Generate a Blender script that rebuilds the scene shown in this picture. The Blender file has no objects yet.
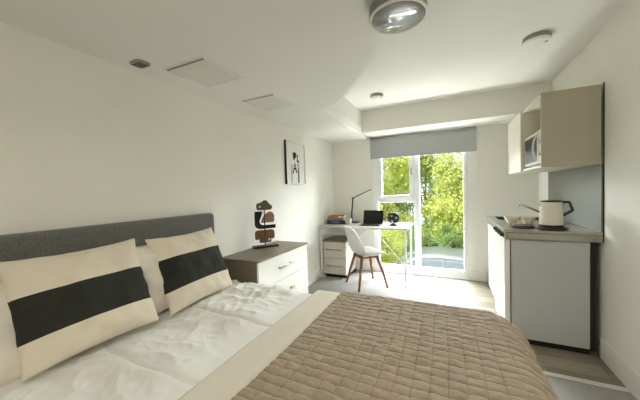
import bpy, bmesh, math, random
from mathutils import Vector, Matrix, noise
random.seed(7)
SC = bpy.context.scene
COL = SC.collection
PI = math.pi

# ------------------------------------------------------------------ materials
def srgb(r, g, b):
    f = lambda c: (c/255/12.92) if c/255 <= .04045 else ((c/255+.055)/1.055)**2.4
    return (f(r), f(g), f(b), 1)

def mat(name, col, rough=.6, metal=0., var=0., vscale=8., bump=0., bscale=60., coat=0., spec=.5, stretch=None, sheen=0.):
    m = bpy.data.materials.new(name); m.use_nodes = True
    nt = m.node_tree; N = nt.nodes; L = nt.links
    b = N['Principled BSDF']
    b.inputs['Base Color'].default_value = col
    b.inputs['Roughness'].default_value = rough
    b.inputs['Metallic'].default_value = metal
    b.inputs['Coat Weight'].default_value = coat
    b.inputs['Specular IOR Level'].default_value = spec
    if sheen: b.inputs['Sheen Weight'].default_value = sheen
    tc = N.new('ShaderNodeTexCoord'); mp = N.new('ShaderNodeMapping')
    if stretch: mp.inputs['Scale'].default_value = stretch
    L.new(tc.outputs['Object'], mp.inputs['Vector'])
    if var:
        n = N.new('ShaderNodeTexNoise'); n.inputs['Scale'].default_value = vscale; n.inputs['Detail'].default_value = 6
        L.new(mp.outputs['Vector'], n.inputs['Vector'])
        r = N.new('ShaderNodeValToRGB')
        r.color_ramp.elements[0].position = .3; r.color_ramp.elements[1].position = .7
        r.color_ramp.elements[0].color = tuple(c*(1-var) for c in col[:3])+(1,)
        r.color_ramp.elements[1].color = tuple(min(1, c*(1+var)) for c in col[:3])+(1,)
        L.new(n.outputs['Fac'], r.inputs['Fac']); L.new(r.outputs['Color'], b.inputs['Base Color'])
    if bump:
        n2 = N.new('ShaderNodeTexNoise'); n2.inputs['Scale'].default_value = bscale; n2.inputs['Detail'].default_value = 4
        L.new(mp.outputs['Vector'], n2.inputs['Vector'])
        bp = N.new('ShaderNodeBump'); bp.inputs['Strength'].default_value = bump; bp.inputs['Distance'].default_value = .01
        L.new(n2.outputs['Fac'], bp.inputs['Height']); L.new(bp.outputs['Normal'], b.inputs['Normal'])
    return m

M = {}
M['wall'] = mat('wall_paint', srgb(235, 233, 225), .75, var=.015, vscale=2, bump=.05, bscale=90)
M['ceil'] = mat('ceiling_paint', srgb(234, 232, 226), .8, var=.015, vscale=1.5, bump=.04, bscale=80)
M['trim'] = mat('trim_gloss', srgb(236, 234, 228), .4, var=.01)
M['white'] = mat('white_gloss', srgb(238, 237, 232), .22, var=.01, coat=.3)
M['fridge'] = mat('fridge_enamel_shaded', srgb(188, 188, 188), .35, var=.01)  # white enamel greyed: shade on the camera-facing side put into the colour
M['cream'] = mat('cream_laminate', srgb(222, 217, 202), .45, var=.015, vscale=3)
M['creamshade'] = mat('cream_laminate_shaded', srgb(178, 171, 150), .5, var=.015, vscale=3)  # darker copy of the cream, with the dim side's shade in its colour
M['taupe'] = mat('taupe_laminate', srgb(122, 112, 96), .5, var=.12, vscale=5, stretch=(6, 1, 6), bump=.05)
M['handle'] = mat('brushed_metal', srgb(176, 174, 168), .35, metal=.9, var=.03)
M['chrome'] = mat('chrome', srgb(205, 205, 200), .12, metal=1., var=.01)
M['steel'] = mat('stainless_steel', srgb(168, 166, 156), .25, metal=.95, var=.06, vscale=20, stretch=(1, 14, 1), bump=.03)
M['steeldark'] = mat('stainless_steel_basin', srgb(120, 118, 110), .3, metal=.95, var=.05)
M['splash'] = mat('grey_splashback', srgb(126, 126, 119), .45, metal=.15, var=.05, vscale=3)
M['black'] = mat('black_plastic', srgb(22, 22, 22), .4, var=.05)
M['blackmatt'] = mat('black_matt', srgb(12, 12, 12), .7, var=.05)
M['iron'] = mat('cast_iron', srgb(62, 50, 40), .6, var=.1, vscale=30)
M['headboard'] = mat('charcoal_weave', srgb(104, 104, 100), .95, var=.32, vscale=120, bump=.5, bscale=260, sheen=.2)
M['linen'] = mat('white_cotton', srgb(232, 231, 226), .85, var=.015, vscale=4, bump=.08, bscale=220, sheen=.1)
M['pillowwhite'] = mat('pillow_cotton', srgb(226, 219, 206), .85, var=.02, vscale=5, bump=.08, bscale=200)
M['cushion'] = mat('cream_cushion', srgb(222, 211, 192), .9, var=.03, vscale=9, bump=.2, bscale=260, sheen=.1)
M['stripe'] = mat('dark_green_stripe', srgb(38, 40, 33), .9, var=.12, vscale=14, bump=.2, bscale=260)
M['throw'] = mat('taupe_quilt', srgb(157, 140, 118), .82, var=.10, vscale=16, bump=.22, bscale=140, sheen=.15)
M['border'] = mat('beige_border', srgb(218, 211, 196), .85, var=.03, vscale=9, bump=.12, bscale=240)
M['mattress'] = mat('mattress_ticking', srgb(215, 213, 206), .9, var=.02)
M['blind'] = mat('grey_blind_fabric', srgb(178, 180, 181), .9, var=.02, vscale=40, bump=.1, bscale=300)
M['upvc'] = mat('white_upvc', srgb(240, 242, 244), .3, var=.005)
M['wood'] = mat('beech_wood', srgb(140, 88, 50), .5, var=.16, vscale=9, stretch=(6, 6, 1), bump=.05)
M['chairshell'] = mat('white_shell', srgb(228, 228, 226), .4, var=.01)
M['desk'] = mat('white_desk_top_shaded', srgb(188, 185, 178), .35, var=.01)  # white top darkened, shade of its backlit front edge is in the colour
M['deskmetal'] = mat('white_metal', srgb(236, 236, 236), .35, var=.01)
M['screen'] = mat('laptop_screen', srgb(8, 8, 9), .25, var=.05)
M['brown'] = mat('brown_clay', srgb(150, 118, 96), .7, var=.06)
M['rust'] = mat('rust_brown', srgb(130, 92, 66), .7, var=.06)
M['greyclay'] = mat('grey_clay', srgb(98, 92, 78), .7, var=.06)
M['offwhite'] = mat('off_white', srgb(220, 215, 205), .7, var=.02)
M['base'] = mat('dark_bronze', srgb(48, 38, 34), .45, var=.08)
M['paper'] = mat('paper', srgb(236, 234, 228), .8, var=.01)
M['ink'] = mat('ink', srgb(30, 30, 30), .8, var=.05)
M['greyink'] = mat('grey_ink', srgb(120, 120, 118), .8, var=.05)
M['purple'] = mat('book_purple', srgb(52, 34, 66), .55, var=.1)
M['green'] = mat('book_sage', srgb(120, 124, 100), .6, var=.06)
M['orange'] = mat('book_orange', srgb(176, 104, 62), .6, var=.12)
M['red'] = mat('book_red', srgb(150, 50, 60), .6, var=.05)
M['blueink'] = mat('book_lettering', srgb(96, 92, 170), .6, var=.05)
M['kettle'] = mat('cream_enamel', srgb(226, 221, 206), .3, var=.01, coat=.3)
M['bowl'] = mat('cream_glaze', srgb(232, 224, 200), .25, var=.02)
M['greyplastic'] = mat('grey_plastic', srgb(150, 149, 142), .5, var=.04)
M['greyring'] = mat('silver_plastic', srgb(140, 140, 136), .4, var=.03)
M['lens'] = mat('lamp_lens', srgb(150, 150, 147), .12, metal=.35, var=.05, vscale=6, coat=.8)
M['mwglass'] = mat('microwave_glass', srgb(34, 34, 30), .4, var=.1, vscale=20, spec=.2)
M['mwbody'] = mat('microwave_body', srgb(220, 218, 208), .35, var=.01)
M['socket'] = mat('white_socket', srgb(228, 230, 234), .35, var=.01)
M['dark'] = mat('shadow_gap', srgb(40, 38, 34), .8, var=.05)
M['trunk'] = mat('bark', srgb(120, 104, 78), .9, var=.25, vscale=9, bump=.5, bscale=30)
M['ground'] = mat('pale_pavement', srgb(128, 128, 120), .9, var=.08, vscale=3)
M['lawn'] = mat('lawn', srgb(140, 160, 80), .95, var=.25, vscale=6, bump=.4, bscale=40)
M['car'] = mat('silver_paint', srgb(138, 142, 146), .3, metal=.2, var=.01, coat=.6)
M['carglass'] = mat('car_glass', srgb(110, 118, 124), .08, var=.06, coat=.6)
M['tyre'] = mat('tyre', srgb(28, 28, 28), .8, var=.05)
M['fence'] = mat('fence_metal', srgb(90, 96, 92), .5, var=.05)

def leafmat(name, a, b):
    m = bpy.data.materials.new(name); m.use_nodes = True
    nt = m.node_tree; N = nt.nodes; L = nt.links
    for n in list(N): N.remove(n)
    out = N.new('ShaderNodeOutputMaterial')
    tc = N.new('ShaderNodeTexCoord'); ns = N.new('ShaderNodeTexNoise'); ns.inputs['Scale'].default_value = 2.2; ns.inputs['Detail'].default_value = 8
    L.new(tc.outputs['Object'], ns.inputs['Vector'])
    r = N.new('ShaderNodeValToRGB'); r.color_ramp.elements[0].position = .35; r.color_ramp.elements[1].position = .66
    r.color_ramp.elements[0].color = a; r.color_ramp.elements[1].color = b
    L.new(ns.outputs['Fac'], r.inputs['Fac'])
    d = N.new('ShaderNodeBsdfDiffuse'); t = N.new('ShaderNodeBsdfTranslucent'); mx = N.new('ShaderNodeMixShader'); mx.inputs[0].default_value = .45
    L.new(r.outputs['Color'], d.inputs['Color']); L.new(r.outputs['Color'], t.inputs['Color'])
    L.new(d.outputs[0], mx.inputs[1]); L.new(t.outputs[0], mx.inputs[2]); L.new(mx.outputs[0], out.inputs['Surface'])
    return m
M['leaf_a'] = leafmat('leaf_bright', srgb(168, 178, 66), srgb(234, 238, 160))
M['leaf_b'] = leafmat('leaf_mid', srgb(142, 158, 78), srgb(214, 222, 146))
M['leaf_c'] = leafmat('leaf_hedge', srgb(112, 138, 82), srgb(170, 190, 122))

def glassmat():
    m = bpy.data.materials.new('window_glass'); m.use_nodes = True
    nt = m.node_tree; N = nt.nodes; L = nt.links
    for n in list(N): N.remove(n)
    out = N.new('ShaderNodeOutputMaterial'); t = N.new('ShaderNodeBsdfTransparent'); t.inputs['Color'].default_value = (.95, .97, .96, 1)
    g = N.new('ShaderNodeBsdfGlossy'); g.inputs['Roughness'].default_value = .02
    mx = N.new('ShaderNodeMixShader'); mx.inputs[0].default_value = .02; L.new(t.outputs[0], mx.inputs[1]); L.new(g.outputs[0], mx.inputs[2])
    L.new(mx.outputs[0], out.inputs['Surface']); return m
M['glass'] = glassmat()

def plankmat():
    m = mat('grey_oak_planks', srgb(168, 158, 140), .38)
    nt = m.node_tree; N = nt.nodes; L = nt.links; b = N['Principled BSDF']
    tc = N.new('ShaderNodeTexCoord')
    br = N.new('ShaderNodeTexBrick'); br.inputs['Scale'].default_value = 1.0
    br.inputs['Brick Width'].default_value = .95; br.inputs['Row Height'].default_value = .16
    br.inputs['Mortar Size'].default_value = .0025; br.offset = .37
    br.inputs['Color1'].default_value = srgb(160, 150, 134); br.inputs['Color2'].default_value = srgb(130, 122, 108); br.inputs['Mortar'].default_value = srgb(104, 95, 82)
    L.new(tc.outputs['Object'], br.inputs['Vector'])
    mp = N.new('ShaderNodeMapping'); mp.inputs['Scale'].default_value = (1.6, 12, 1); L.new(tc.outputs['Object'], mp.inputs['Vector'])
    ns = N.new('ShaderNodeTexNoise'); ns.inputs['Scale'].default_value = 3; ns.inputs['Detail'].default_value = 8; L.new(mp.outputs[0], ns.inputs['Vector'])
    r = N.new('ShaderNodeValToRGB'); r.color_ramp.elements[0].color = (.62, .62, .62, 1); r.color_ramp.elements[1].color = (1.25, 1.25, 1.25, 1)
    L.new(ns.outputs['Fac'], r.inputs['Fac'])
    mx = N.new('ShaderNodeMix'); mx.data_type = 'RGBA'; mx.blend_type = 'MULTIPLY'; mx.inputs[0].default_value = .8
    L.new(br.outputs['Color'], mx.inputs[6]); L.new(r.outputs['Color'], mx.inputs[7]); L.new(mx.outputs[2], b.inputs['Base Color'])
    return m
M['planks'] = plankmat()
M['carpet'] = mat('grey_carpet', srgb(160, 157, 154), .95, var=.14, vscale=90, bump=.5, bscale=220)

# ------------------------------------------------------------------ mesh helpers
def finish(name, bm, m, parent=None, smooth=False, bevel=0, mats=None):
    me = bpy.data.meshes.new(name)
    bmesh.ops.recalc_face_normals(bm, faces=bm.faces)
    bm.to_mesh(me); bm.free()
    for x in (mats or [m]): me.materials.append(x)
    o = bpy.data.objects.new(name, me); COL.objects.link(o)
    if parent: o.parent = parent
    if smooth:
        for p in me.polygons: p.use_smooth = True
    if bevel:
        b = o.modifiers.new('bevel', 'BEVEL'); b.width = bevel; b.segments = 2; b.limit_method = 'ANGLE'
    return o

def box(bm, x0, x1, y0, y1, z0, z1, mi=0):
    vs = [bm.verts.new((x, y, z)) for x in (x0, x1) for y in (y0, y1) for z in (z0, z1)]
    for f in ((0, 1, 3, 2), (4, 6, 7, 5), (0, 4, 5, 1), (2, 3, 7, 6), (0, 2, 6, 4), (1, 5, 7, 3)):
        fc = bm.faces.new([vs[i] for i in f]); fc.material_index = mi
    return vs

def boxes(name, lst, m, parent=None, bevel=0):
    bm = bmesh.new()
    for b in lst: box(bm, *b)
    return finish(name, bm, m, parent, bevel=bevel)

def prism(bm, pts, z0, z1, mi=0, top=None):
    top = top or pts
    a = [bm.verts.new((p[0], p[1], z0)) for p in pts]; b = [bm.verts.new((p[0], p[1], z1)) for p in top]
    n = len(pts)
    bm.faces.new(a[::-1]).material_index = mi; bm.faces.new(b).material_index = mi
    for i in range(n): bm.faces.new((a[i], a[(i+1) % n], b[(i+1) % n], b[i])).material_index = mi

def tube(bm, pts, r, seg=10, r2=None, caps=True):
    pts = [Vector(p) for p in pts]; rings = []
    n = len(pts)
    for i, p in enumerate(pts):
        d = (pts[min(i+1, n-1)]-pts[max(i-1, 0)]).normalized()
        a = d.orthogonal().normalized() if not rings else None
        if a is None:
            a = (prev - d*prev.dot(d)).normalized()
        prev = a; b = d.cross(a)
        rr = r if r2 is None else r+(r2-r)*i/(n-1)
        rings.append([bm.verts.new(p+rr*(math.cos(2*PI*k/seg)*a+math.sin(2*PI*k/seg)*b)) for k in range(seg)])
    for i in range(n-1):
        for k in range(seg):
            bm.faces.new((rings[i][k], rings[i][(k+1) % seg], rings[i+1][(k+1) % seg], rings[i+1][k]))
    if caps: bm.faces.new(rings[0][::-1]); bm.faces.new(rings[-1])

def lathe(bm, prof, cx=0, cy=0, seg=32, sx=1, sy=1):
    rings = []
    for r, z in prof:
        if r < 1e-5: rings.append([bm.verts.new((cx, cy, z))])
        else: rings.append([bm.verts.new((cx+sx*r*math.cos(2*PI*k/seg), cy+sy*r*math.sin(2*PI*k/seg), z)) for k in range(seg)])
    for i in range(len(rings)-1):
        a, b = rings[i], rings[i+1]
        for k in range(seg):
            q = [a[k % len(a)], a[(k+1) % len(a)], b[(k+1) % len(b)], b[k % len(b)]]
            u = []
            for v in q:
                if v not in u: u.append(v)
            if len(u) > 2: bm.faces.new(u)

def tag(o, label, cat, group=None, kind=None):
    o['label'] = label; o['category'] = cat
    if group: o['group'] = group
    if kind: o['kind'] = kind
    return o

def thing(name, loc, label, cat, group=None, rz=0):
    o = bpy.data.objects.new(name, None); COL.objects.link(o); o.location = loc; o.rotation_euler = (0, 0, rz)
    o.empty_display_size = .05
    return tag(o, label, cat, group)

def struct(o):
    o['kind'] = 'structure'; return o

# ------------------------------------------------------------------ the room
XL, XR, YB, YR = -1.783, 1.003, 4.28, -1.7
ZC, ZL, YK, ZK = 2.396, 2.09, 3.77, 2.10
WX0, WX1 = -1.105, .215
DX, DY = -.115, 2.31
struct(boxes('floor', [(XL-.12, DX, YR-.1, YB+.3, -.12, 0), (DX, XR+.12, YR-.1, DY, -.12, 0)], M['carpet']))
struct(boxes('floor', [(DX, XR+.12, DY, YB+.3, -.12, 0)], M['planks']))
M['strip'] = mat('floor_strip', srgb(225, 224, 220), .35, metal=.3)
struct(boxes('trim_1', [(DX-.02, DX+.02, DY, YB-.05, 0, .006), (DX-.02, XR, DY-.02, DY+.02, 0, .006)], M['strip'], bevel=.002))
struct(boxes('wall_left', [(XL-.12, XL, YR-.1, YB+.3, 0, 2.52)], M['wall']))
struct(boxes('wall_right', [(XR, XR+.12, YR-.1, YB+.3, 0, 2.52)], M['wall']))
struct(boxes('wall_rear', [(XL, XR, YR-.12, YR, 0, 2.52)], M['wall']))
struct(boxes('wall_back', [(XL, WX0, YB, YB+.3, 0, 2.52), (WX1, XR, YB, YB+.3, 0, 2.52), (WX0, WX1, YB, YB+.3, ZK-.02, 2.52)], M['wall']))
struct(boxes('ceiling', [(XL-.12, XR+.12, YR-.1, YB+.3, ZC, ZC+.12)], M['ceil']))
bm = bmesh.new()
lo = [(-1.107, YB), (-1.107, 2.5), (-.955, 2.369), (-.779, 2.184), (-.595, 1.934), (-.457, 1.726), (-.342, 1.557), (-.348, 1.3), (-.35, YR), (XL, YR), (XL, YB)]
hi = [(-1.107, YB), (-1.107, 2.5), (-1.02, 2.369), (-.89, 2.15), (-.78, 1.9), (-.70, 1.68), (-.62, 1.5), (-.62, 1.3), (-.62, YR), (XL, YR), (XL, YB)]
lay = []
for k in range(6):
    a = k*PI/10; off = .10*(1-math.sin(a)); zz = ZL+.10*(1-math.cos(a))
    lay.append(([(p[0]-off*w_, p[1]-off*.6*(1 if i == 1 else 0)) for i, (p, w_) in enumerate(zip([(l_[0]+(h_[0]-l_[0])*(zz-ZL)/(ZC-ZL), l_[1]+(h_[1]-l_[1])*(zz-ZL)/(ZC-ZL)) for l_, h_ in zip(lo, hi)], (1, 1, 0, 0, 0, 0, 0, 0, 0, 0, 0)))], zz))
lay.append((hi, ZC))
for (p0, z0), (p1, z1) in zip(lay, lay[1:]): prism(bm, p0, z0, z1, top=p1)
bmesh.ops.remove_doubles(bm, verts=bm.verts, dist=1e-5)
seen = {}
for fc in list(bm.faces): seen.setdefault(tuple(sorted(v.index for v in fc.verts)), []).append(fc)
struct(finish('ceiling', bm, M['ceil']))
struct(boxes('trim_2', [(-1.107, XR, YK, YB, ZK, ZC)], M['wall']))         # boxed beam over the window
def skirt(name, lst): struct(boxes(name, lst, M['trim'], bevel=.006))
skirt('baseboard_right', [(XR-.018, XR, YR, 2.675, 0, .15)])
skirt('baseboard_left', [(XL, XL+.018, YR, YB, 0, .13)])
skirt('baseboard_back', [(WX1+.02, .43, YB-.018, YB, 0, .13), (XL, WX0-.02, YB-.018, YB, 0, .13)])

# window_1
win = bpy.data.objects.new('window_1', None); COL.objects.link(win); win.location = (0, 0, 0); win['kind'] = 'structure'
y0, y1 = YB-.005, YB+.075
boxes('window_frame', [(WX0, WX0+.085, y0, y1, 0, 2.08), (.165, WX1, y0, y1, 0, 2.08), (-.487, -.405, y0, y1, .11, 2.02),
      (WX0+.085, .165, y0, y1, 0, .115), (WX0+.085, .165, y0, y1, 2.02, 2.08), (WX0+.085, -.487, y0, y1, 1.09, 1.155)], M['upvc'], win, .008)
boxes('sash_frame', [(-1.02, -.955, y0-.02, y1-.02, 1.155, 2.02), (-.545, -.487, y0-.02, y1-.02, 1.155, 2.02), (-.955, -.545, y0-.02, y1-.02, 1.155, 1.20), (-.955, -.545, y0-.02, y1-.02, 1.97, 2.02)], M['upvc'], win, .006)
bm = bmesh.new()
box(bm, -.525, -.505, y0-.05, y0-.02, 1.50, 1.53); box(bm, -.523, -.507, y0-.06, y0-.045, 1.50, 1.60)
finish('window_handle', bm, M['handle'], win, bevel=.003)
boxes('pane', [(-.955, -.545, YB+.03, YB+.034, 1.20, 1.97)], M['glass'], win)
boxes('pane', [(-1.02, -.487, YB+.03, YB+.034, .115, 1.09)], M['glass'], win)
boxes('pane', [(-.405, .165, YB+.03, YB+.034, .115, 2.02)], M['glass'], win)
struct(boxes('trim_3', [(WX0-.01, WX1+.01, YB-.03, YB-.005, 0, .035)], M['upvc'], bevel=.005))   # threshold

# ------------------------------------------------------------------ roller blind
t = thing('roller_blind', (-.38, 4.2, 1.77), 'pale grey fabric roller blind pulled partway down over the window', 'blind')
boxes('blind_fabric', [(-1.11+.38, .33+.38, .015, .019, .012, .30)], M['blind'], t)
bm = bmesh.new(); tube(bm, [(-.73, .03, .3), (.71, .03, .3)], .025, 16); finish('roller_tube', bm, M['blind'], t, smooth=True)
boxes('bottom_bar', [(-.73, .71, .008, .026, 0, .014)], M['blind'], t, .003)
bm = bmesh.new(); tube(bm, [(.722, .02, .30), (.727, .02, 0), (.728, .02, -.42)], .004, 6); tube(bm, [(.722, .04, .30), (.727, .04, 0), (.728, .02, -.42)], .004, 6)
finish('pull_chain', bm, M['offwhite'], t, smooth=True)
for xa in (-.738, .71): boxes('end_bracket', [(xa, xa+.008, 0.0, .055, .27, .33)], M['upvc'], t, .002)

# ------------------------------------------------------------------ ceiling fittings
M['hatch'] = mat('hatch_paint', srgb(222, 220, 212), .6, var=.01)
def access_panel(y, label):
    t = thing('ceiling_hatch', (-1.4325, y, ZL), label, 'hatch', 'square access hatches in the low ceiling')
    h = .172
    boxes('hatch_frame', [(-h, -h+.012, -h, h, -.008, 0), (h-.012, h, -h, h, -.008, 0), (-h+.012, h-.012, -h, -h+.008, -.008, 0), (-h+.012, h-.012, h-.012, h, -.008, 0)], M['trim'], t, .002)
    boxes('hatch_door', [(-h+.014, h-.014, -h+.028, h-.014, -.006, 0)], M['hatch'], t, .002)
    boxes('hinge_gap', [(-h+.012, h-.012, -h+.008, -h+.014, -.003, 0)], M['dark'], t)
    boxes('shadow_gap', [(-h+.012, h-.012, h-.015, h-.011, -.004, 0), (h-.015, h-.011, -h+.028, h-.012, -.004, 0)], M['greyplastic'], t)
    boxes('hinge_bar', [(-h+.012, h-.012, -h+.017, -h+.026, -.007, 0)], M['greyplastic'], t)
access_panel(1.327, 'square white access hatch in low ceiling, beside the small grey vent')
access_panel(2.015, 'square white access hatch in low ceiling, farther from the vent')
t = thing('ceiling_vent', (-1.645, 1.04, ZL), 'small grey rounded vent in the low ceiling near the left wall', 'vent')
bm = bmesh.new()
pts = []
for cx, cy, a0 in ((.025, .02, 0), (-.025, .02, 90), (-.025, -.02, 180), (.025, -.02, 270)):
    for k in range(5): a = math.radians(a0+k*22.5); pts.append((cx+.025*math.cos(a), cy+.02*math.sin(a)))
prism(bm, pts, -.012, 0); finish('vent_plate', bm, M['greyplastic'], t, bevel=.003)
for k in range(4): boxes('slot', [(-.034, .034, -.024+k*.014, -.018+k*.014, -.0135, -.011)], M['dark'], t)

t = thing('ceiling_light', (-.268, 1.7255, ZC), 'large round grey bulkhead ceiling light with a clear lens', 'ceiling light')
bm = bmesh.new(); lathe(bm, [(0, 0), (.158, 0), (.165, -.012), (.166, -.06), (.15, -.075), (0, -.075)], seg=48); finish('housing', bm, M['greyring'], t, smooth=False)
bm = bmesh.new(); lathe(bm, [(.166, -.066), (.169, -.072), (.167, -.079), (.161, -.082), (.156, -.079), (.156, -.07)], seg=48); finish('trim_ring', bm, M['trim'], t, smooth=True)
bm = bmesh.new(); lathe(bm, [(.158, -.074), (.146, -.082), (.11, -.090), (.06, -.094), (0, -.0955)], seg=48); l = finish('lens', bm, M['lens'], t, smooth=True)

def alarm(x, y, r, label):
    t = thing('smoke_alarm', (x, y, ZC), label, 'smoke alarm')
    bm = bmesh.new(); lathe(bm, [(0, 0), (r*.96, 0), (r, -.024), (r*.9, -.028)], seg=32); finish('mount', bm, M['greyplastic'], t)  # grey mount carries the shading of the alarm's side as colour
    bm = bmesh.new(); lathe(bm, [(r*.9, -.026), (r*.97, -.028), (r*.95, -.034), (r*.85, -.042), (r*.55, -.045), (r*.5, -.041), (r*.4, -.046), (0, -.047)], seg=32); finish('cover', bm, M['trim'], t, smooth=True)
    boxes('test_button', [(r*.55, r*.75, -.012, .012, -.047, -.040)], M['greyplastic'], t, .002)
alarm(.598, 2.585, .088, 'round white smoke alarm on the ceiling above the kitchen worktop')
alarm(-.755, 3.21, .075, 'small round white detector on the ceiling in front of the window beam')

# ------------------------------------------------------------------ bed
BX0, BX1, BY0, BY1 = -1.69, .14, .22, 1.62
t = thing('bed', (-.8, .95, 0), 'double bed with dark grey upholstered headboard against the left wall', 'bed')
bm = bmesh.new(); box(bm, XL+.003+.8, -1.69+.8, .2-.95, 1.60-.95, .10, 1.152); finish('headboard', bm, M['headboard'], t, bevel=.022)
boxes('bed_base', [(BX0+.8, BX1-.02+.8, BY0-.93, BY1-.97, .10, .36)], M['headboard'], t, .02)
for lx in (BX0+.1, BX1-.12):
    for ly in (BY0+.1, BY1-.1):
        bm = bmesh.new(); tube(bm, [(lx+.8, ly-.95, 0), (lx+.8, ly-.95, .1)], .022, 12); finish('leg', bm, M['black'], t)
boxes('mattress', [(BX0+.8, BX1+.8, BY0-.95, BY1-.95, .36, .56)], M['mattress'], t, .05)

# cr: corner radius of the outline
def drape(pts_x, pts_y, outline, ztop, r, zmin, hfun, cr, flare=.05):
    """cloth laid over a rounded rectangle (x0,x1,y0,y1), folding down over its edges"""
    x0, x1, y0, y1 = outline; bm = bmesh.new(); g = []
    cx, cy, hx, hy = (x0+x1)/2, (y0+y1)/2, (x1-x0)/2, (y1-y0)/2
    def pos(px, py):
        qx, qy = abs(px-cx)-(hx-cr), abs(py-cy)-(hy-cr)
        sx, sy = (1 if px > cx else -1), (1 if py > cy else -1)
        if qx > 0 and qy > 0:
            l = math.hypot(qx, qy); sd = l-cr; n = Vector((sx*qx/l, sy*qy/l, 0))
        elif qx > qy: sd = qx-cr; n = Vector((sx, 0, 0))
        else: sd = qy-cr; n = Vector((0, sy, 0))
        a = sd+r
        if a <= 0: p = Vector((px, py, ztop)); nn = Vector((0, 0, 1))
        else:
            foot = Vector((px, py, 0))-n*sd
            if a < r*PI/2:
                th = a/r; p = foot+n*(-r+r*math.sin(th)); p.z = ztop-r*(1-math.cos(th)); nn = n*math.sin(th)+Vector((0, 0, math.cos(th)))
            else:
                d = a-r*PI/2; p = foot+n*(d*flare); p.z = ztop-r-d; nn = n
        p.z = max(p.z, zmin)
        return p+nn*hfun(px, py)
    for px in pts_x: g.append([bm.verts.new(pos(px, py)) for py in pts_y])
    for i in range(len(pts_x)-1):
        for j in range(len(pts_y)-1): bm.faces.new((g[i][j], g[i+1][j], g[i+1][j+1], g[i][j+1]))
    return bm
def lin(a, b, n): return [a+(b-a)*i/(n-1) for i in range(n)]
def sm(a, b, x): t = max(0, min(1, (x-a)/(b-a))); return t*t*(3-2*t)

def duvet_h(x, y):
    v = 0
    for c, s in ((.675, .05), (1.135, .045)):
        d = abs(y-c-.012*math.sin(x*7)); k = sm(-1.52, -1.3, x)*1.0
        v -= .024*k*math.exp(-(d/.014)**2); v += .022*k*math.exp(-(d/.16)**2)
    v += .012*noise.noise(Vector((x*3.1, y*3.1, .3)))
    w = noise.noise(Vector((x*5.5+y*1.5, y*9-x*3, 2.1))); v += .009*(1-abs(w)*2.2)*sm(-.85, -1.05, x)
    w2 = noise.noise(Vector((x*11+y*7, y*8-x*9, 5.5))); v += .0095*(1-2*abs(w2))*sm(.95, 1.2, y)*sm(-.86, -1.05, x)
    w3 = noise.noise(Vector((x*6-y*13, y*5+x*8, 9.5))); v += .009*(1-2*abs(w3))*sm(1.0, 1.3, y)*sm(-.86, -1.1, x)
    w4 = noise.noise(Vector((x*18-y*6, y*19+x*8, 1.5))); v += .0028*(1-2*abs(w4))*(.4+.6*sm(-.2, .3, noise.noise(Vector((x*2, y*2, 11)))))
    return v*(1-.75*sm(-.98, -.86, x))
bm = drape(lin(-1.66, -.60, 240), lin(-.12, 2.02, 420), (-3.2, .26, .14, 1.70), .605, .10, .18, duvet_h, .0)
o = finish('duvet', bm, M['linen'], None, smooth=True)
sd = o.modifiers.new('thick', 'SOLIDIFY'); sd.thickness = .012; sd.offset = -1
tag(o, 'rumpled white duvet spread over the bed under the pillows', 'duvet')

TR = (-3.0, .315, .12, 1.735)
CXQ, CYQ = .056, .0435
def quilt_h(x, y):
    a = abs(((x+.635)/CXQ+.10*math.sin(y*5)) % 1-.5)*2; b = abs((y/CYQ+.13*math.sin(x*3)) % 1-.5)*2     # 1 on the seams
    puff = (1-a**5)*(1-b**4)
    w = noise.noise(Vector((x*22, y*30, 3)))
    w2 = noise.noise(Vector((x*48, y*62, 8)))
    return .0078*puff+.006*w*puff+.0025*w2*puff+.006*noise.noise(Vector((x*2.5, y*2.5, 7)))
throw = thing('bed_throw', (-.3, .95, .62), 'quilted taupe throw with a plain beige border across the foot of the bed', 'throw')
def to_local(bm, o):
    for v in bm.verts: v.co -= o.location
bm = drape(lin(-.635, .70, 345), lin(-.22, 2.10, 560), TR, .632, .12, .22, quilt_h, .20)
to_local(bm, throw); o = finish('quilted_field', bm, M['throw'], throw, smooth=True)
sd = o.modifiers.new('thick', 'SOLIDIFY'); sd.thickness = .01; sd.offset = -1
bm = drape(lin(-.815, -.63, 30), lin(-.22, 2.10, 240), TR, .634, .12, .22, lambda x, y: .004*noise.noise(Vector((x*5, y*4, 1)))+.004*sm(-.66, -.64, x), .20)
to_local(bm, throw); o = finish('border', bm, M['border'], throw, smooth=True); o['label'] = 'plain beige border band of the throw'
sd = o.modifiers.new('thick', 'SOLIDIFY'); sd.thickness = .012; sd.offset = -1

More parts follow.
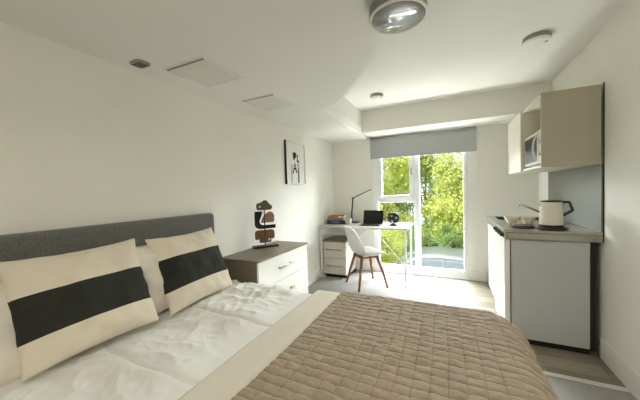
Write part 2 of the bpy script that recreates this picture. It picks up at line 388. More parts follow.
# pillows: local x = width, local z = height, local y = thickness
def pillow(name, w, h, th, m, label, group, base, wdir, top, seed, stripe=None):
    base, top = Vector(base), Vector(top)
    W = Vector(wdir).normalized(); U = (top-base); U = (U-W*U.dot(W)).normalized(); Nn = W.cross(U)
    bm = bmesh.new(); n = 56
    for side in (1, -1):
        g = []
        for i in range(n+1):
            u = -1+2*i/n; row = []
            for j in range(n+1):
                v = -1+2*j/n
                x = w/2*u*(1-.055*(1-v*v)); z = h/2*v*(1-.07*(1-u*u))
                e = max(0, (1-abs(u)**2.8))*max(0, (1-abs(v)**2.8))
                y = side*th/2*e**.55
                wr = noise.noise(Vector((u*2.3+seed, v*2.3, side*1.7)))*.014+noise.noise(Vector((u*5+seed, v*3.5, side*3.1)))*.006
                edge = noise.noise(Vector((math.atan2(v, u)*5+seed, 0, 0)))*.012*max(abs(u), abs(v))**6
                row.append(bm.verts.new((x, y+side*wr*min(1, e*2)+edge, z)))
            g.append(row)
        for i in range(n):
            for j in range(n):
                f = bm.faces.new((g[i][j], g[i+1][j], g[i+1][j+1], g[i][j+1]))
                if stripe and stripe[0] <= -1+2*(j+.5)/n <= stripe[1]: f.material_index = 1
    bmesh.ops.remove_doubles(bm, verts=bm.verts, dist=1e-5)
    o = finish(name, bm, m, None, smooth=True, mats=[m, M['stripe']] if stripe else None)
    c = base+U*h/2
    o.matrix_world = Matrix((( W.x, Nn.x, U.x, c.x), (W.y, Nn.y, U.y, c.y), (W.z, Nn.z, U.z, c.z), (0, 0, 0, 1)))
    tag(o, label, 'pillow' if name == 'pillow' else 'cushion', group)
    return o
G1 = 'striped cushions on the bed'; G2 = 'plain sleeping pillows against the headboard'
pillow('pillow', .60, .42, .17, M['pillowwhite'], 'plain white pillow behind the front left striped cushion, at the left edge of the photo', G2, (-1.53, .535, .585), (.0, 1, 0), (-1.62, .535, 1.0), 3.1)
pillow('pillow', .60, .42, .17, M['pillowwhite'], 'plain white pillow showing between the two striped cushions, behind the right one', G2, (-1.51, 1.10, .62), (.0, 1, .0), (-1.60, 1.10, 1.07), 8.2)
pillow('striped_cushion', .51, .462, .17, M['cushion'], 'larger looking cream cushion with dark horizontal band, nearest the camera on the left', G1, (-1.395, .655, .645), (.05, 1, .02), (-1.575, .69, 1.06), 1.3, (-.48, .30))
pillow('striped_cushion', .495, .455, .16, M['cushion'], 'cream cushion with dark band leaning on the headboard end nearest the chest of drawers', G1, (-1.40, 1.225, .64), (-.03, 1, .01), (-1.585, 1.40, 1.06), 5.7, (-.48, .34))

# ------------------------------------------------------------------ chest of drawers beside the bed
CX, CY0, CY1, CZ = -1.383, 1.722, 2.56, .757
t = thing('chest_of_drawers', (-1.58, 2.14, 0), 'low taupe chest with white drawer fronts between bed and desk', 'chest of drawers')
ox, oy = 1.58, -2.14
boxes('carcass', [(XL+.004+ox, CX-.02+ox, CY0+.01+oy, CY1-.01+oy, .02, CZ-.016)], M['taupe'], t, .002)
boxes('top', [(XL+.004+ox, CX+.006+ox, CY0+oy, CY1+oy, CZ-.016, CZ)], M['taupe'], t, .003)
for z0, z1 in ((.513, CZ-.018), (.272, .508), (.03, .265)):
    d = boxes('drawer', [(CX-.02+ox, CX+ox, CY0+.01+oy, CY1-.01+oy, z0, z1)], M['white'], t, .003)
    bm = bmesh.new(); zz = (z0+z1)/2+.008; ya = 1.98+oy; yb = 2.22+oy
    tube(bm, [(CX+.03+ox, ya, zz), (CX+.03+ox, yb, zz)], .007, 10)
    for yy in (ya+.025, yb-.025): tube(bm, [(CX-.002+ox, yy, zz), (CX+.03+ox, yy, zz)], .006, 8)
    finish('handle', bm, M['handle'], d, smooth=True)

# ------------------------------------------------------------------ abstract sculpture
SCX, SCY = -1.672, 2.215
t = thing('abstract_sculpture', (SCX, SCY, CZ), 'abstract stacked cut-out sculpture in black, brown and grey on the chest of drawers', 'sculpture', rz=math.radians(54))
boxes('base', [(-.125, .125, -.04, .04, 0, .022)], M['base'], t, .004)
bm = bmesh.new(); tube(bm, [(0, 0, .022), (0, 0, .40)], .006, 10); finish('pole', bm, M['base'], t, smooth=True)
def plate(name, pts, th, m, yo=0.):
    bm = bmesh.new(); a = [bm.verts.new((x, -th/2+yo, z)) for x, z in pts]; b = [bm.verts.new((x, th/2+yo, z)) for x, z in pts]
    n = len(pts); bm.faces.new(a); bm.faces.new(b[::-1])
    for i in range(n): bm.faces.new((a[i], a[(i+1) % n], b[(i+1) % n], b[i]))
    return finish(name, bm, m, t, bevel=.003)
def arcp(cx, cz, r, a0, a1, n=8, rz=None): return [(cx+r*math.cos(math.radians(a0+(a1-a0)*k/n)), cz+(rz or r)*math.sin(math.radians(a0+(a1-a0)*k/n))) for k in range(n+1)]
plate('cloud_shape', arcp(-.055, .395, .022, 180, 270)+arcp(.055, .398, .026, -90, 60)+arcp(.01, .437, .032, 10, 150)+arcp(-.055, .42, .022, 90, 180), .02, M['greyclay'])
plate('inset', arcp(-.047, .405, .011, 0, 360, 12), .024, M['offwhite'])
plate('black_hook', [(-.1, .335)]+arcp(-.085, .345, .015, 180, 90, 4)+[(-.02, .36), (-.04, .30), (-.055, .262), (-.045, .235), (-.02, .222), (.11, .222), (.11, .187), (-.03, .187)]+arcp(-.05, .237, .05, 270, 180, 6), .018, M['blackmatt'], -.004)
plate('brown_half_disc', [(-.035, .245)]+[(.03, .245), (.085, .245)]+arcp(.085, .262, .017, -90, 0, 4)+[(.102, .31)]+arcp(.06, .31, .042, 0, 100, 6)+[(.02, .335), (-.015, .295)], .022, M['brown'], .012)
plate('rust_arch', arcp(.07, .145, .028, 0, 90, 5)+arcp(-.07, .145, .028, 90, 180, 5)+[(-.098, .09), (-.085, .078), (-.06, .085), (-.045, .108), (.045, .108), (.06, .085), (.08, .078), (.098, .09)], .02, M['rust'], .006)
plate('grey_block', arcp(.045, .095, .014, 0, 90, 4)+arcp(-.045, .095, .014, 90, 180, 4)+arcp(-.045, .062, .014, 180, 270, 4)+arcp(.045, .062, .014, 270, 360, 4), .024, M['greyclay'], -.006)
plate('inset', arcp(.035, .078, .011, 0, 360, 12, .014), .03, M['offwhite'], -.006)

# ------------------------------------------------------------------ framed picture on the left wall
t = thing('framed_print', (XL, 3.03, 1.66), 'slim framed black and white print hanging on the left wall', 'picture')
w, h = .235, .265
boxes('frame', [(.002, .03, -w, -w+.012, -h, h), (.002, .03, w-.012, w, -h, h), (.002, .03, -w+.012, w-.012, -h, -h+.012), (.002, .03, -w+.012, w-.012, h-.012, h)], M['trim'], t, .002)
boxes('frame_side', [(.001, .029, -w-.004, -w, -h, h)], M['black'], t)
bm = bmesh.new(); box(bm, .002, .014, -w+.012, w-.012, -h+.012, h-.012); finish('print', bm, M['paper'], t)
def ink(name, polys, m):
    bm = bmesh.new()
    for p in polys:
        bm.faces.new([bm.verts.new((.0165, y, z)) for y, z in p])
    finish(name, bm, m, t)
ink('ink_drawing', [[(-.07, .13), (.0, .14), (.02, .11), (.0, .07), (-.02, .06), (-.04, .04), (-.06, .04)], [(.03, .12), (.06, .11), (.05, .05), (.09, .03), (.09, .015), (.03, .02)],
   [(-.035, -.0), (-.02, -.0), (-.06, -.13), (-.085, -.13)], [(-.03, .0), (-.015, 0), (.03, -.12), (.0, -.12)], [(-.06, -.06), (0, -.06), (.0, -.08), (-.06, -.08)],
   [(.05, -.06), (.075, -.06), (.08, -.245), (.05, -.245)]], M['ink'])
ink('grey_wash', [[(.02, .0), (.085, .005), (.08, -.06), (.045, -.06)], [(-.12, -.02), (-.085, -.02), (-.085, -.25), (-.12, -.25)]], mat('pale_wash', srgb(188, 188, 184), .8, var=.05))

# double socket on left wall
t = thing('wall_socket', (XL, 3.39, .52), 'white double socket on the left wall between chest and desk', 'socket')
boxes('plate', [(.001, .010, -.105, .105, -.045, .045)], M['socket'], t, .003)
for yy in (-.055, .05):
    boxes('switch', [(.010, .014, yy-.012, yy+.012, .008, .03)], M['trim'], t, .002)
    boxes('pin_hole', [(.0095, .0105, yy-.004, yy+.004, -.012, -.002), (.0095, .0105, yy-.014, yy-.006, -.028, -.023), (.0095, .0105, yy+.006, yy+.014, -.028, -.023)], M['dark'], t)

# ------------------------------------------------------------------ desk
DZ = .785
t = thing('desk', (-1.137, 3.94, 0), 'white desk on thin metal legs in front of the window', 'desk')
boxes('desk_top', [(-.636, .637, -.31, .30, DZ-.026, DZ)], M['desk'], t, .004)
for sx in (-.60, .603):
    for yy in (-.28, .25): boxes('leg', [(sx-.0125, sx+.0125, yy-.0125, yy+.0125, .0, DZ-.026)], M['deskmetal'], t, .003)
    boxes('foot_bar', [(sx-.0125, sx+.0125, -.2675, .2375, 0, .025)], M['deskmetal'], t, .003)
boxes('back_rail', [(-.5875, .5905, .24, .26, DZ-.075, DZ-.03)], M['deskmetal'], t, .003)
bm = bmesh.new(); tube(bm, [(.59, .252, .06), (.0, .252, DZ-.06)], .003, 8); tube(bm, [(-.59, .252, .06), (.0, .252, DZ-.06)], .004, 8)
finish('cross_brace', bm, M['deskmetal'], t, smooth=True)

# pedestal drawers
t = thing('drawer_pedestal', (-1.568, 3.98, 0), 'low white two-drawer pedestal with taupe top under the desk', 'drawer unit')
boxes('carcass', [(-.18, .18, -.22, .22, .045, .535)], M['offwhite'], t, .002)
boxes('side_edge', [(-.186, -.18, -.222, .22, .02, .535)], M['taupe'], t)
boxes('top', [(-.186, .186, -.245, .225, .535, .56)], M['taupe'], t, .003)
boxes('plinth', [(-.175, .175, -.205, .21, 0, .045)], M['black'], t)
for z0, z1 in ((.05, .288), (.294, .530)):
    d = boxes('drawer', [(-.178, .178, -.24, -.22, z0, z1)], M['offwhite'], t, .003)
    bm = bmesh.new(); zz = (z0+z1)/2+.01; tube(bm, [(-.13, -.262, zz), (.13, -.262, zz)], .007, 10)
    for xx in (-.11, .11): tube(bm, [(xx, -.238, zz), (xx, -.262, zz)], .006, 8)
    finish('handle', bm, M['handle'], d, smooth=True)

# chair
t = thing('desk_chair', (-1.05, 3.605, 0), 'white moulded shell chair on tapered wooden legs in front of the desk', 'chair', rz=math.radians(42))
def cr_interp(P, n):
    out = []
    for i in range(len(P)-1):
        p0, p1, p2, p3 = P[max(i-1, 0)], P[i], P[i+1], P[min(i+2, len(P)-1)]
        for k in range(n):
            s = k/n; out.append(tuple(.5*((2*b)+(-a+c)*s+(2*a-5*b+4*c-d)*s*s+(-a+3*b-3*c+d)*s**3) for a, b, c, d in zip(p0, p1, p2, p3)))
    out.append(P[-1]); return out
prof = cr_interp([(.225, .425, .17, 0), (.20, .452, .205, .0), (.08, .452, .225, .015), (-.06, .440, .23, .04), (-.155, .455, .23, .065), (-.205, .52, .226, .075), (-.232, .61, .215, .07), (-.255, .70, .195, .055), (-.272, .77, .165, .035), (-.282, .815, .11, .015)], 4)
bm = bmesh.new(); g = []
for i, (x, z, hw, curl) in enumerate(prof):
    q0, q1 = prof[max(i-1, 0)], prof[min(i+1, len(prof)-1)]
    tx, tz = q1[0]-q0[0], q1[1]-q0[1]; l_ = math.hypot(tx, tz); nx, nz = tz/l_, -tx/l_
    g.append([bm.verts.new((x+nx*curl*abs(-1+j/8)**2.2, hw*(-1+j/8), z+nz*curl*abs(-1+j/8)**2.2)) for j in range(17)])
for i in range(len(g)-1):
    for j in range(16): bm.faces.new((g[i][j], g[i+1][j], g[i+1][j+1], g[i][j+1]))
o = finish('seat_shell', bm, M['chairshell'], t, smooth=True)
s_ = o.modifiers.new('thick', 'SOLIDIFY'); s_.thickness = .011; s_.offset = -1
bm = bmesh.new(); lathe(bm, [(0, .435), (.17, .43), (.19, .448), (.15, .468), (0, .474)], .05, 0, 28, 1.0, .98); finish('seat_pad', bm, M['chairshell'], t, smooth=True)
for a in (-1, 1):
    for b in (-1, 1):
        bm = bmesh.new(); tube(bm, [(.105*a, .105*b, .425), (.16*a, .16*b, .21), (.207*a, .207*b, 0)], .021, 12, .014); finish('leg', bm, M['wood'], t, smooth=True)
bm = bmesh.new()
for a in (-1, 1):
    tube(bm, [(.112*a, -.112, .40), (.112*a, .112, .40)], .013, 8); tube(bm, [(-.112, .112*a, .40), (.112, .112*a, .40)], .013, 8)
box(bm, -.11, .11, -.02, .02, .405, .425); finish('under_frame', bm, M['wood'], t, bevel=.002)

# things on the desk
t = thing('laptop', (-1.04, 3.86, DZ), 'open black laptop standing on the desk', 'laptop', rz=math.radians(-3))
boxes('keyboard_base', [(-.15, .15, -.10, .11, 0, .014)], M['black'], t, .004)
boxes('keys', [(-.13, .13, -.02, .09, .0135, .0155)], M['blackmatt'], t)
bm = bmesh.new(); box(bm, -.15, .15, .0, .008, 0, .195); o = finish('lid', bm, M['black'], t, bevel=.003); o.location = (0, .105, .014); o.rotation_euler = (math.radians(-12), 0, 0)
boxes('screen', [(-.14, .14, -.001, .001, .012, .185)], M['screen'], o)

t = thing('desk_lamp', (-1.415, 4.13, DZ), 'slim black folding desk lamp beside the books', 'lamp')
boxes('base', [(-.06, .11, -.07, .07, 0, .014)], M['black'], t, .006)
bm = bmesh.new(); tube(bm, [(0, 0, .014), (.0, 0, .14), (.025, 0, .385)], .011, 10); finish('pole', bm, M['black'], t, smooth=True)
bm = bmesh.new(); tube(bm, [(.025, -.022, .385), (.025, .022, .385)], .014, 12); finish('hinge', bm, M['black'], t, smooth=True)
bm = bmesh.new(); box(bm, 0, .33, -.018, .018, -.006, .006); o = finish('arm', bm, M['black'], t, bevel=.003); o.location = (.025, 0, .388); o.rotation_euler = (0, math.radians(-23), 0)
boxes('light_strip', [(.14, .32, -.012, .012, -.0075, -.006)], M['offwhite'], o)

t = thing('desk_fan', (-.73, 3.93, DZ), 'small round black table fan by the window on the desk', 'fan')
bm = bmesh.new(); lathe(bm, [(0, 0), (.062, 0), (.062, .012), (.05, .018), (0, .018)], 0, 0, 28); finish('base', bm, M['black'], t)
bm = bmesh.new()
tube(bm, [(.074*math.cos(a*PI/18), 0, .098+.074*math.sin(a*PI/18)) for a in range(-12, 31)], .008, 8); finish('cage_ring', bm, M['black'], t, smooth=True)
bm = bmesh.new()
for k in range(3):
    a = k*2*PI/3; P = [(.012*math.cos(a), .01, .012*math.sin(a)), (.045*math.cos(a-.35), .004, .045*math.sin(a-.35)), (.062*math.cos(a), -.004, .062*math.sin(a)), (.055*math.cos(a+.5), -.010, .055*math.sin(a+.5)), (.02*math.cos(a+.7), -.006, .02*math.sin(a+.7))]
    bm.faces.new([bm.verts.new((x, y, z+.098)) for x, y, z in P])
finish('blades', bm, M['greyring'], t)
bm = bmesh.new(); tube(bm, [(0, .014, .098), (0, .03, .098)], .066, 24); finish('rear_guard', bm, M['black'], t)
bm = bmesh.new(); tube(bm, [(0, -.02, .098), (0, .03, .098)], .026, 16); finish('hub', bm, M['black'], t)
bm = bmesh.new(); tube(bm, [(0, .022, .015), (0, .022, .09)], .009, 8); finish('stem', bm, M['black'], t)

def book(name, loc, L, Wd, H, m, label, rz, deco=None):
    t = thing(name, loc, label, 'book', 'books stacked on the desk', rz=rz)
    boxes('cover', [(-L/2, L/2, -Wd/2, -Wd/2+.004, 0, H), (-L/2, L/2, -Wd/2+.004, Wd/2, 0, .004), (-L/2, L/2, -Wd/2+.004, Wd/2, H-.004, H)], m, t, .001)
    boxes('pages', [(-L/2+.004, L/2-.004, -Wd/2+.005, Wd/2-.005, .004, H-.004)], M['paper'], t)
    if deco: boxes('spine_band', [(x0, x1, -Wd/2-.0008, -Wd/2, H*.3, H*.7) for x0, x1 in deco[0]], deco[1], t)
book('book', (-1.58, 3.97, DZ), .30, .21, .062, M['purple'], 'thick dark purple book lying at the bottom of the desk stack', .03, ([(-.08, -.03), (-.02, .05)], M['blueink']))
book('book', (-1.59, 3.97, DZ+.0625), .27, .20, .03, M['green'], 'slim sage green book in the middle of the desk stack', -.03)
book('book', (-1.60, 3.98, DZ+.093), .24, .17, .036, M['orange'], 'small orange brown book on top of the desk stack', .08, ([(.04, .10)], M['paper']))
t = thing('white_box', (-1.405, 3.99, DZ), 'small white box standing right of the book stack', 'box', rz=.05)
boxes('box_body', [(-.022, .022, -.05, .05, 0, .062)], M['paper'], t, .003)
boxes('box_lid', [(-.023, .023, -.051, .051, .062, .078)], M['offwhite'], t, .003)

# ------------------------------------------------------------------ kitchenette
KX, KY0, KY1, WZ = .395, 2.66, 3.86, .935
t = thing('refrigerator', (.69, 2.965, 0), 'white under-counter refrigerator with plain side panel below the worktop', 'refrigerator')
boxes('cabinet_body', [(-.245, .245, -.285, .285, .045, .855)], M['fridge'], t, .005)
boxes('door', [(-.292, -.252, -.285, .285, .055, .855)], M['white'], t, .006)
boxes('rear_gap_fill', [(.245, .283, -.27, .27, .03, .85)], M['dark'], t)  # dark box filling the gap behind the fridge body
boxes('door_seal', [(-.252, -.245, -.27, .27, .06, .85)], M['dark'], t)
for a in (-.2, .2):
    for b in (-.24, .24):
        bm = bmesh.new(); tube(bm, [(a, b, 0), (a, b, .045)], .018, 10); finish('foot', bm, M['black'], t)
boxes('plinth', [(-.235, .245, -.275, .275, .004, .045)], M['blackmatt'], t)  # added black box standing in for the shadow gap under the fridge
t = thing('base_cabinet', (.70, 3.56, 0), 'white base cabinet under the sink end of the worktop', 'cabinet')
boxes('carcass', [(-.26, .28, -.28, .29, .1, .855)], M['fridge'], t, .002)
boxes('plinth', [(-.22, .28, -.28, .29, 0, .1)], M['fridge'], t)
d = boxes('door', [(-.29, -.262, -.278, .288, .10, .855)], M['white'], t, .004)
boxes('handle', [(-.300, -.29, -.262, -.245, .62, .80)], M['white'], d, .003)

t = thing('worktop', (.70, 3.26, WZ), 'stainless steel kitchenette worktop with built-in sink and hotplates', 'worktop')
bm = bmesh.new()
sx0, sx1, sy0, sy1 = -.23, .16, .20, .53                                  # sink opening
x0, x1, y0, y1, zb = -.305, .30, -.60, .60, -.022
for b in ((x0, x1, y0, sy0, zb, 0), (x0, x1, sy1, y1, zb, 0), (x0, sx0, sy0, sy1, zb, 0), (sx1, x1, sy0, sy1, zb, 0)): box(bm, *b)
box(bm, x0+.002, x0+.02, y0, y1, -.075, zb); box(bm, x0+.02, x1, y0, y0+.018, -.075, zb); box(bm, x0+.02, x1, y1-.018, y1, -.075, zb)
finish('steel_top', bm, M['steel'], t, bevel=.004)
bm = bmesh.new(); zz = -.07
for b in ((sx0-.004, sx0, sy0, sy1, zz, -.003), (sx1, sx1+.004, sy0, sy1, zz, -.003), (sx0, sx1, sy0-.004, sy0, zz, -.003), (sx0, sx1, sy1, sy1+.004, zz, -.003), (sx0, sx1, sy0, sy1, zz-.004, zz)): box(bm, *b)
finish('sink_basin', bm, M['steeldark'], t)
for px, py, r in ((-.135, -.375, .078), (.045, -.44, .09)):
    bm = bmesh.new(); lathe(bm, [(0, .001), (r+.012, .001), (r+.012, .006), (r, .008), (r, .016), (r-.008, .019), (r*.3, .019), (r*.28, .016), (0, .016)], px, py, 36); finish('hotplate', bm, M['iron'], t)
for k in range(4):
    yy = -.54+k*.12
    bm = bmesh.new(); tube(bm, [(x0+.002, yy, -.044), (x0-.016, yy, -.044), (x0-.024, yy, -.044)], .019, 16, .016); kn = finish('knob', bm, M['black'], t)
t2 = thing('kitchen_tap', (.86, 3.40, WZ), 'chrome kitchen tap with long slanted spout behind the bowls', 'tap')
bm = bmesh.new(); lathe(bm, [(0, 0), (.026, 0), (.026, .01), (.018, .02), (.018, .07), (.014, .08), (0, .08)], 0, 0, 24); finish('tap_body', bm, M['chrome'], t2, smooth=True)
bm = bmesh.new(); tube(bm, [(-.005, 0, .055), (-.06, .0, .09), (-.20, .0, .165), (-.215, .0, .168), (-.225, .0, .155)], .010, 12); finish('spout', bm, M['chrome'], t2, smooth=True)
bm = bmesh.new(); tube(bm, [(0, 0, .08), (.0, -.03, .095), (.0, -.075, .10)], .006, 8); finish('lever', bm, M['chrome'], t2, smooth=True)

# splashback
o = boxes('splashback', [(XR-.014, XR-.001, KY0+.005, KY1, WZ+.001, 1.43)], M['splash'], None, .001)
tag(o, 'grey metal splashback panel behind the kettle', 'splashback')
o = boxes('end_strip', [(XR-.006, XR-.0005, KY0-.003, KY0+.003, WZ-.07, 2.012)], M['dark'], None)
tag(o, 'thin dark vertical edge strip where the kitchen unit meets the right wall', 'strip')

# wall cabinet
CZ0, CZ1, CYM, CFX = 1.432, 2.0, 3.25, .641
t = thing('wall_cabinet', (.82, 3.26, CZ0), 'cream wall cabinet with open microwave shelf hung over the worktop', 'cabinet')
ox, oy, oz = -.82, -3.26, -CZ0
boxes('side_panel', [(CFX+ox, XR-.016+ox, KY0+oy, KY0+.018+oy, 0, .57)], M['creamshade'], t, .001)
boxes('bottom_panel', [(CFX+.004+ox, XR-.016+ox, KY0+.018+oy, KY1+oy, 0, .018)], M['cream'], t)
boxes('top_panel', [(CFX+.004+ox, XR-.016+ox, KY0+.018+oy, KY1+oy, .552, .57)], M['cream'], t)
boxes('divider', [(CFX+.003+ox, XR-.03+ox, CYM-.009+oy, CYM+.009+oy, .018, .552)], M['cream'], t)
boxes('end_panel', [(CFX+.003+ox, XR-.03+ox, KY1-.018+oy, KY1+oy, .018, .552)], M['cream'], t)
boxes('back_panel', [(XR-.03+ox, XR-.016+ox, KY0+.018+oy, KY1+oy, .018, .552)], M['creamshade'], t)
d = boxes('door', [(CFX-.02+ox, CFX+.001+ox, CYM-.008+oy, KY1+oy, -.004, .572)], M['cream'], t, .002)

t = thing('microwave', (.80, 2.957, CZ0+.0185), 'small white microwave with curved door handle inside the wall cabinet shelf', 'microwave')
boxes('case', [(-.135, .15, -.262, .262, .012, .288)], M['mwbody'], t, .006)
for a in (-.11, .12):
    for b in (-.22, .22): boxes('foot', [(a-.012, a+.012, b-.012, b+.012, 0, .012)], M['black'], t)
d = boxes('door', [(-.150, -.136, -.185, .259, .016, .284)], M['mwbody'], t, .006)
boxes('door_window', [(-.153, -.1495, -.135, .242, .04, .258)], M['mwglass'], d, .002)
bm = bmesh.new(); tube(bm, cr_interp([(-.150, -.150, .045), (-.166, -.142, .075), (-.174, -.125, .15), (-.166, -.142, .225), (-.150, -.150, .255)], 5), .0075, 10); finish('handle', bm, M['mwbody'], d, smooth=True)
boxes('control_panel', [(-.149, -.136, -.259, -.189, .016, .284)], M['mwbody'], t, .004)
for zz in (.10, .19):
    bm = bmesh.new(); tube(bm, [(-.149, -.224, zz), (-.163, -.224, zz)], .022, 18); finish('dial', bm, M['offwhite'], t)

# kettle and bowls
KZ = WZ+.0192
t = thing('kettle', (.742, 2.82, KZ), 'cream electric kettle with black handle standing on the rear hotplate', 'kettle')
bm = bmesh.new(); lathe(bm, [(0, 0), (.078, 0), (.080, .006), (.080, .014), (.074, .016), (0, .016)], 0, 0, 36); finish('base', bm, M['black'], t)
bm = bmesh.new(); lathe(bm, [(0, .016), (.077, .016), (.078, .03), (.074, .10), (.070, .196), (.066, .202), (0, .202)], 0, 0, 40); finish('body', bm, M['kettle'], t, smooth=False)
for p in bpy.data.objects[-1:] if False else []: pass
bm = bmesh.new(); lathe(bm, [(.069, .200), (.070, .206), (.06, .211), (0, .213)], 0, 0, 36); finish('lid', bm, M['black'], t, smooth=True)
bm = bmesh.new(); prism(bm, [(-.058, -.025), (-.088, -.006), (-.088, .006), (-.058, .025)], .165, .202, top=[(-.05, -.032), (-.094, -.007), (-.094, .007), (-.05, .032)]); finish('spout', bm, M['kettle'], t, bevel=.003)
bm = bmesh.new()
hp = [(.055, .206), (.112, .207), (.122, .198), (.142, .135), (.139, .125), (.085, .085), (.073, .083), (.073, .099), (.082, .105), (.122, .135), (.108, .190), (.055, .190)]
a = [bm.verts.new((x, -.013, z)) for x, z in hp]; b = [bm.verts.new((x, .013, z)) for x, z in hp]
bm.faces.new(a); bm.faces.new(b[::-1])
for i in range(len(hp)): bm.faces.new((a[i], a[(i+1) % len(hp)], b[(i+1) % len(hp)], b[i]))
finish('handle', bm, M['black'], t, bevel=.004)

def bowl(x, y, label):
    bm = bmesh.new(); lathe(bm, [(0, .0), (.030, .0), (.031, .006), (.042, .022), (.056, .046), (.066, .072), (.0635, .0725), (.052, .046), (.038, .024), (.025, .011), (0, .009)], 0, 0, 36)
    o = finish('bowl', bm, M['bowl'], None, smooth=True); o.location = (x, y, WZ+.0005)
    tag(o, label, 'bowl', 'cream bowls on the worktop')
bowl(.525, 3.12, 'cream bowl on the worktop, the left one nearer the worktop front edge')
bowl(.655, 3.14, 'cream bowl on the worktop, the right one nearer the kettle')

# ------------------------------------------------------------------ outdoors
GZ = -2.0
struct(boxes('ground', [(-14, 14, 4.7, 10.15, GZ-.24, GZ-.14)], M['ground']))
struct(boxes('ground', [(-14, 14, 10.15, 26, GZ-.24, GZ)], M['lawn']))

def crown(bm, c, rad, n, size, seed):
    rnd = random.Random(seed)
    blobs = [(Vector(c)+Vector((rnd.uniform(-.7, .7)*rad[0], rnd.uniform(-.7, .7)*rad[1], rnd.uniform(-.75, .75)*rad[2])), rnd.uniform(.28, .5)) for _ in range(16)]
    for i in range(n):
        b, s = rnd.choice(blobs)
        d = Vector((rnd.gauss(0, 1), rnd.gauss(0, 1), rnd.gauss(0, 1))).normalized()*(rnd.random()**.4)
        p = b+Vector((d.x*rad[0]*s, d.y*rad[1]*s, d.z*rad[2]*s))
        if p.z < GZ+.05: continue
        nrm = Vector((rnd.gauss(0, 1), rnd.gauss(0, 1)-.5, rnd.gauss(0, 1)+.6)).normalized()
        u = nrm.orthogonal().normalized(); u = (u*math.cos(i)+nrm.cross(u)*math.sin(i)); v = nrm.cross(u)
        L = size*rnd.uniform(.6, 1.3); w = L*.55
        bm.faces.new([bm.verts.new(p+u*L*.5), bm.verts.new(p+v*w*.5+nrm*.02), bm.verts.new(p-u*L*.5), bm.verts.new(p-v*w*.5+nrm*.02)])

def tree(x, y, z, rad, n, size, m, label, seed, name='garden_tree', cat='tree', group='trees beyond the window'):
    t = thing(name, (x, y, GZ), label, cat, group)
    bm = bmesh.new(); crown(bm, (0, 0, z-GZ), rad, n, size, seed); finish('foliage', bm, m, t)
    bm = bmesh.new(); rnd = random.Random(seed)
    top = z-GZ
    tube(bm, [(0, 0, 0), (.05, 0, top*.35), (rnd.uniform(-.15, .15), 0, top*.7), (rnd.uniform(-.2, .2), 0, top)], .11 if cat == 'tree' else .04, 8, .03)
    for k in range(4):
        a = rnd.uniform(0, 2*PI); z0 = top*rnd.uniform(.4, .7)
        tube(bm, [(0, 0, z0), (math.cos(a)*rad[0]*.5, math.sin(a)*rad[1]*.4, z0+.5*rad[2])], .045 if cat == 'tree' else .015, 6, .012)
    finish('trunk', bm, M['trunk'], t)
tree(-2.75, 12.4, 1.2, (1.45, .9, 2.3), 8500, .15, M['leaf_a'], 'bright yellow-green tree seen through the left window panes', 11)
tree(-1.15, 14.9, 1.9, (2.2, 1.1, 2.5), 11000, .17, M['leaf_b'], 'mid green tree seen in the middle, behind the window mullion', 12)
tree(.30, 12.2, 1.15, (1.3, .9, 2.0), 7500, .15, M['leaf_a'], 'bright green tree seen in the right part of the large window pane', 13)
for i, (x, y, rx, rz, lb) in enumerate(((-2.25, 10.7, .72, .62, 'yellow-green shrub seen low outside through the left pane, behind the desk'), (-.95, 10.7, .62, .74, 'dense green shrub behind the car, left one in the large pane'), (.25, 10.7, .62, .74, 'dense green shrub behind the car, right one in the large pane'))):
    tree(x, y, -.85+(.1 if i else -.05), (rx, .42, rz*1.15), 2600, .10, M['leaf_a'] if i < 1 else M['leaf_c'], lb, 30+i, 'garden_shrub', 'shrub', 'shrubs behind the car')

# parked car
t = thing('parked_car', (.05, 9.2, GZ-.14), 'silver parked car seen from above at the bottom of the window', 'car', rz=PI/2)
def loft(bm, secs):
    rings = []
    for y, hw, z0, z1, rr in secs:
        P = []
        for cx, cz, a0 in ((hw-rr, z1-rr, 0), (-(hw-rr), z1-rr, 90), (-(hw-rr), z0+rr, 180), (hw-rr, z0+rr, 270)):
            for k in range(5): a = math.radians(a0+k*22.5); P.append((cx+rr*math.cos(a), y, cz+rr*math.sin(a)))
        rings.append([bm.verts.new(p) for p in P])
    n = len(rings[0])
    for i in range(len(rings)-1):
        for k in range(n): bm.faces.new((rings[i][k], rings[i][(k+1) % n], rings[i+1][(k+1) % n], rings[i+1][k]))
    bm.faces.new(rings[0]); bm.faces.new(rings[-1][::-1])
bm = bmesh.new(); loft(bm, [(-2.0, .70, .30, .66, .12), (-1.85, .82, .24, .80, .14), (-1.0, .87, .22, .93, .14), (0, .88, .22, .96, .14), (1.3, .87, .22, .98, .14), (1.85, .82, .26, .92, .14), (1.98, .74, .34, .80, .12)]); finish('body', bm, M['car'], t, smooth=True)
bm = bmesh.new(); loft(bm, [(-1.0, .80, .80, .93, .05), (-.35, .70, .82, 1.36, .10), (.9, .70, .82, 1.38, .10), (1.65, .76, .82, 1.0, .05)]); finish('windows', bm, M['carglass'], t, smooth=False)
bm = bmesh.new(); loft(bm, [(-.42, .64, 1.30, 1.385, .04), (-.2, .66, 1.30, 1.46, .079), (.4, .66, 1.31, 1.50, .094), (.9, .65, 1.30, 1.46, .079), (1.05, .62, 1.28, 1.37, .04)]); finish('roof', bm, M['car'], t, smooth=True)
for s in (-1, 1):
    for p0, p1, pr_ in (((s*.80, -1.02, .92), (s*.68, -.36, 1.36), .035), ((s*.76, 1.62, .98), (s*.66, .92, 1.38), .05), ((s*.77, .25, .94), (s*.69, .25, 1.38), .03)):
        bm = bmesh.new(); tube(bm, [p0, p1], pr_, 8); finish('pillar', bm, M['car'], t)
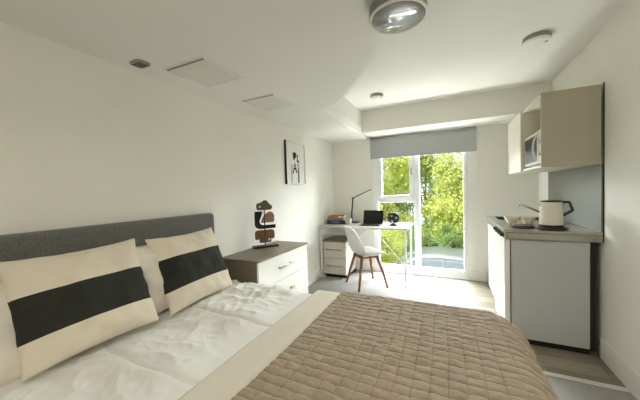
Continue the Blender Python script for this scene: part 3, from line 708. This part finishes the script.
for p0, p1 in (((-.45, -1.0, .94), (.1, -.82, 1.06)), ((.1, -1.0, .94), (.55, -.84, 1.05))):
    bm = bmesh.new(); tube(bm, [p0, p1], .012, 6); finish('wiper', bm, M['black'], t)
for s in (-1, 1):
    for yy in (-1.25, 1.2):
        bm = bmesh.new(); tube(bm, [(s*.68, yy, .32), (s*.885, yy, .32)], .32, 24); w = finish('wheel', bm, M['tyre'], t)
        bm = bmesh.new(); tube(bm, [(s*.885, yy, .32), (s*.895, yy, .32)], .2, 20); finish('hubcap', bm, M['handle'], w)
    bm = bmesh.new(); loft(bm, [(-.92, .07, .92, 1.06, .03), (-.78, .08, .92, 1.07, .03)]); bmesh.ops.translate(bm, verts=bm.verts, vec=(s*.96, 0, 0)); finish('wing_mirror', bm, M['car'], t)

# ------------------------------------------------------------------ camera
yaw, pitch, roll, f = .4442, -.0327, -.0309, 273.77
R = Vector((0.90294338, 0.42865144, -0.0308415)); U = Vector((0.01383164, 0.04274144, 0.99899042)); F = Vector((-0.42953689, 0.90245837, -0.03266415))
cam = bpy.data.cameras.new('camera'); co = bpy.data.objects.new('camera', cam); COL.objects.link(co)
co.matrix_world = Matrix(((R.x, U.x, -F.x, 0), (R.y, U.y, -F.y, 0), (R.z, U.z, -F.z, 1.3), (0, 0, 0, 1)))
cam.sensor_fit = 'HORIZONTAL'; cam.sensor_width = 36; cam.lens = 36*f/640; cam.clip_start = .02; cam.clip_end = 200
SC.camera = co

# ------------------------------------------------------------------ light
wd = bpy.data.worlds.new('sky'); SC.world = wd; wd.use_nodes = True
bg = wd.node_tree.nodes['Background']
bg.inputs['Color'].default_value = (.86, .93, 1, 1); bg.inputs['Strength'].default_value = 1.8
def light(name, typ, loc, target, energy, col, size=None, size_y=None, angle=None):
    l = bpy.data.lights.new(name, typ); o = bpy.data.objects.new(name, l); COL.objects.link(o); o.location = loc
    o.rotation_euler = (Vector(target)-Vector(loc)).to_track_quat('-Z', 'Y').to_euler()
    l.energy = energy; l.color = col
    if size: l.shape = 'RECTANGLE'; l.size = size; l.size_y = size_y or size
    if angle: l.angle = angle
    return o
light('sun', 'SUN', (-6, -6, 14), (0, 9, 0), 6.0, (1, .95, .84), angle=.03)
l = light('sky_glow', 'AREA', (.2, 7.2, 3.05), (-.1, 2.4, 2.3), 1850, (.95, .98, 1), 6.5, 1.7); l.data.spread = 2.6
l = light('zenith_glow', 'AREA', (-.3, 5.4, 3.3), (-.4, 3.6, .6), 300, (.93, .97, 1), 2.6, 1.4); l.data.spread = 1.7
l = light('ground_bounce', 'AREA', (-.35, 5.3, -.75), (-.4, 3.0, 1.6), 95, (1, 1, .95), 2.4, .7); l.data.spread = 2.2
light('rear_fill_light', 'AREA', (.40, -.75, 2.375), (.40, -.75, 0), 26, (1, .96, .88), .9, 1.2)  # added fill light behind the camera, no fitting of the room

SC.view_settings.view_transform = 'Standard'
SC.view_settings.look = 'None'
SC.view_settings.exposure = 0.0
SC.cycles.use_denoising = True
SC.cycles.max_bounces = 10; SC.cycles.diffuse_bounces = 6; SC.cycles.transparent_max_bounces = 16
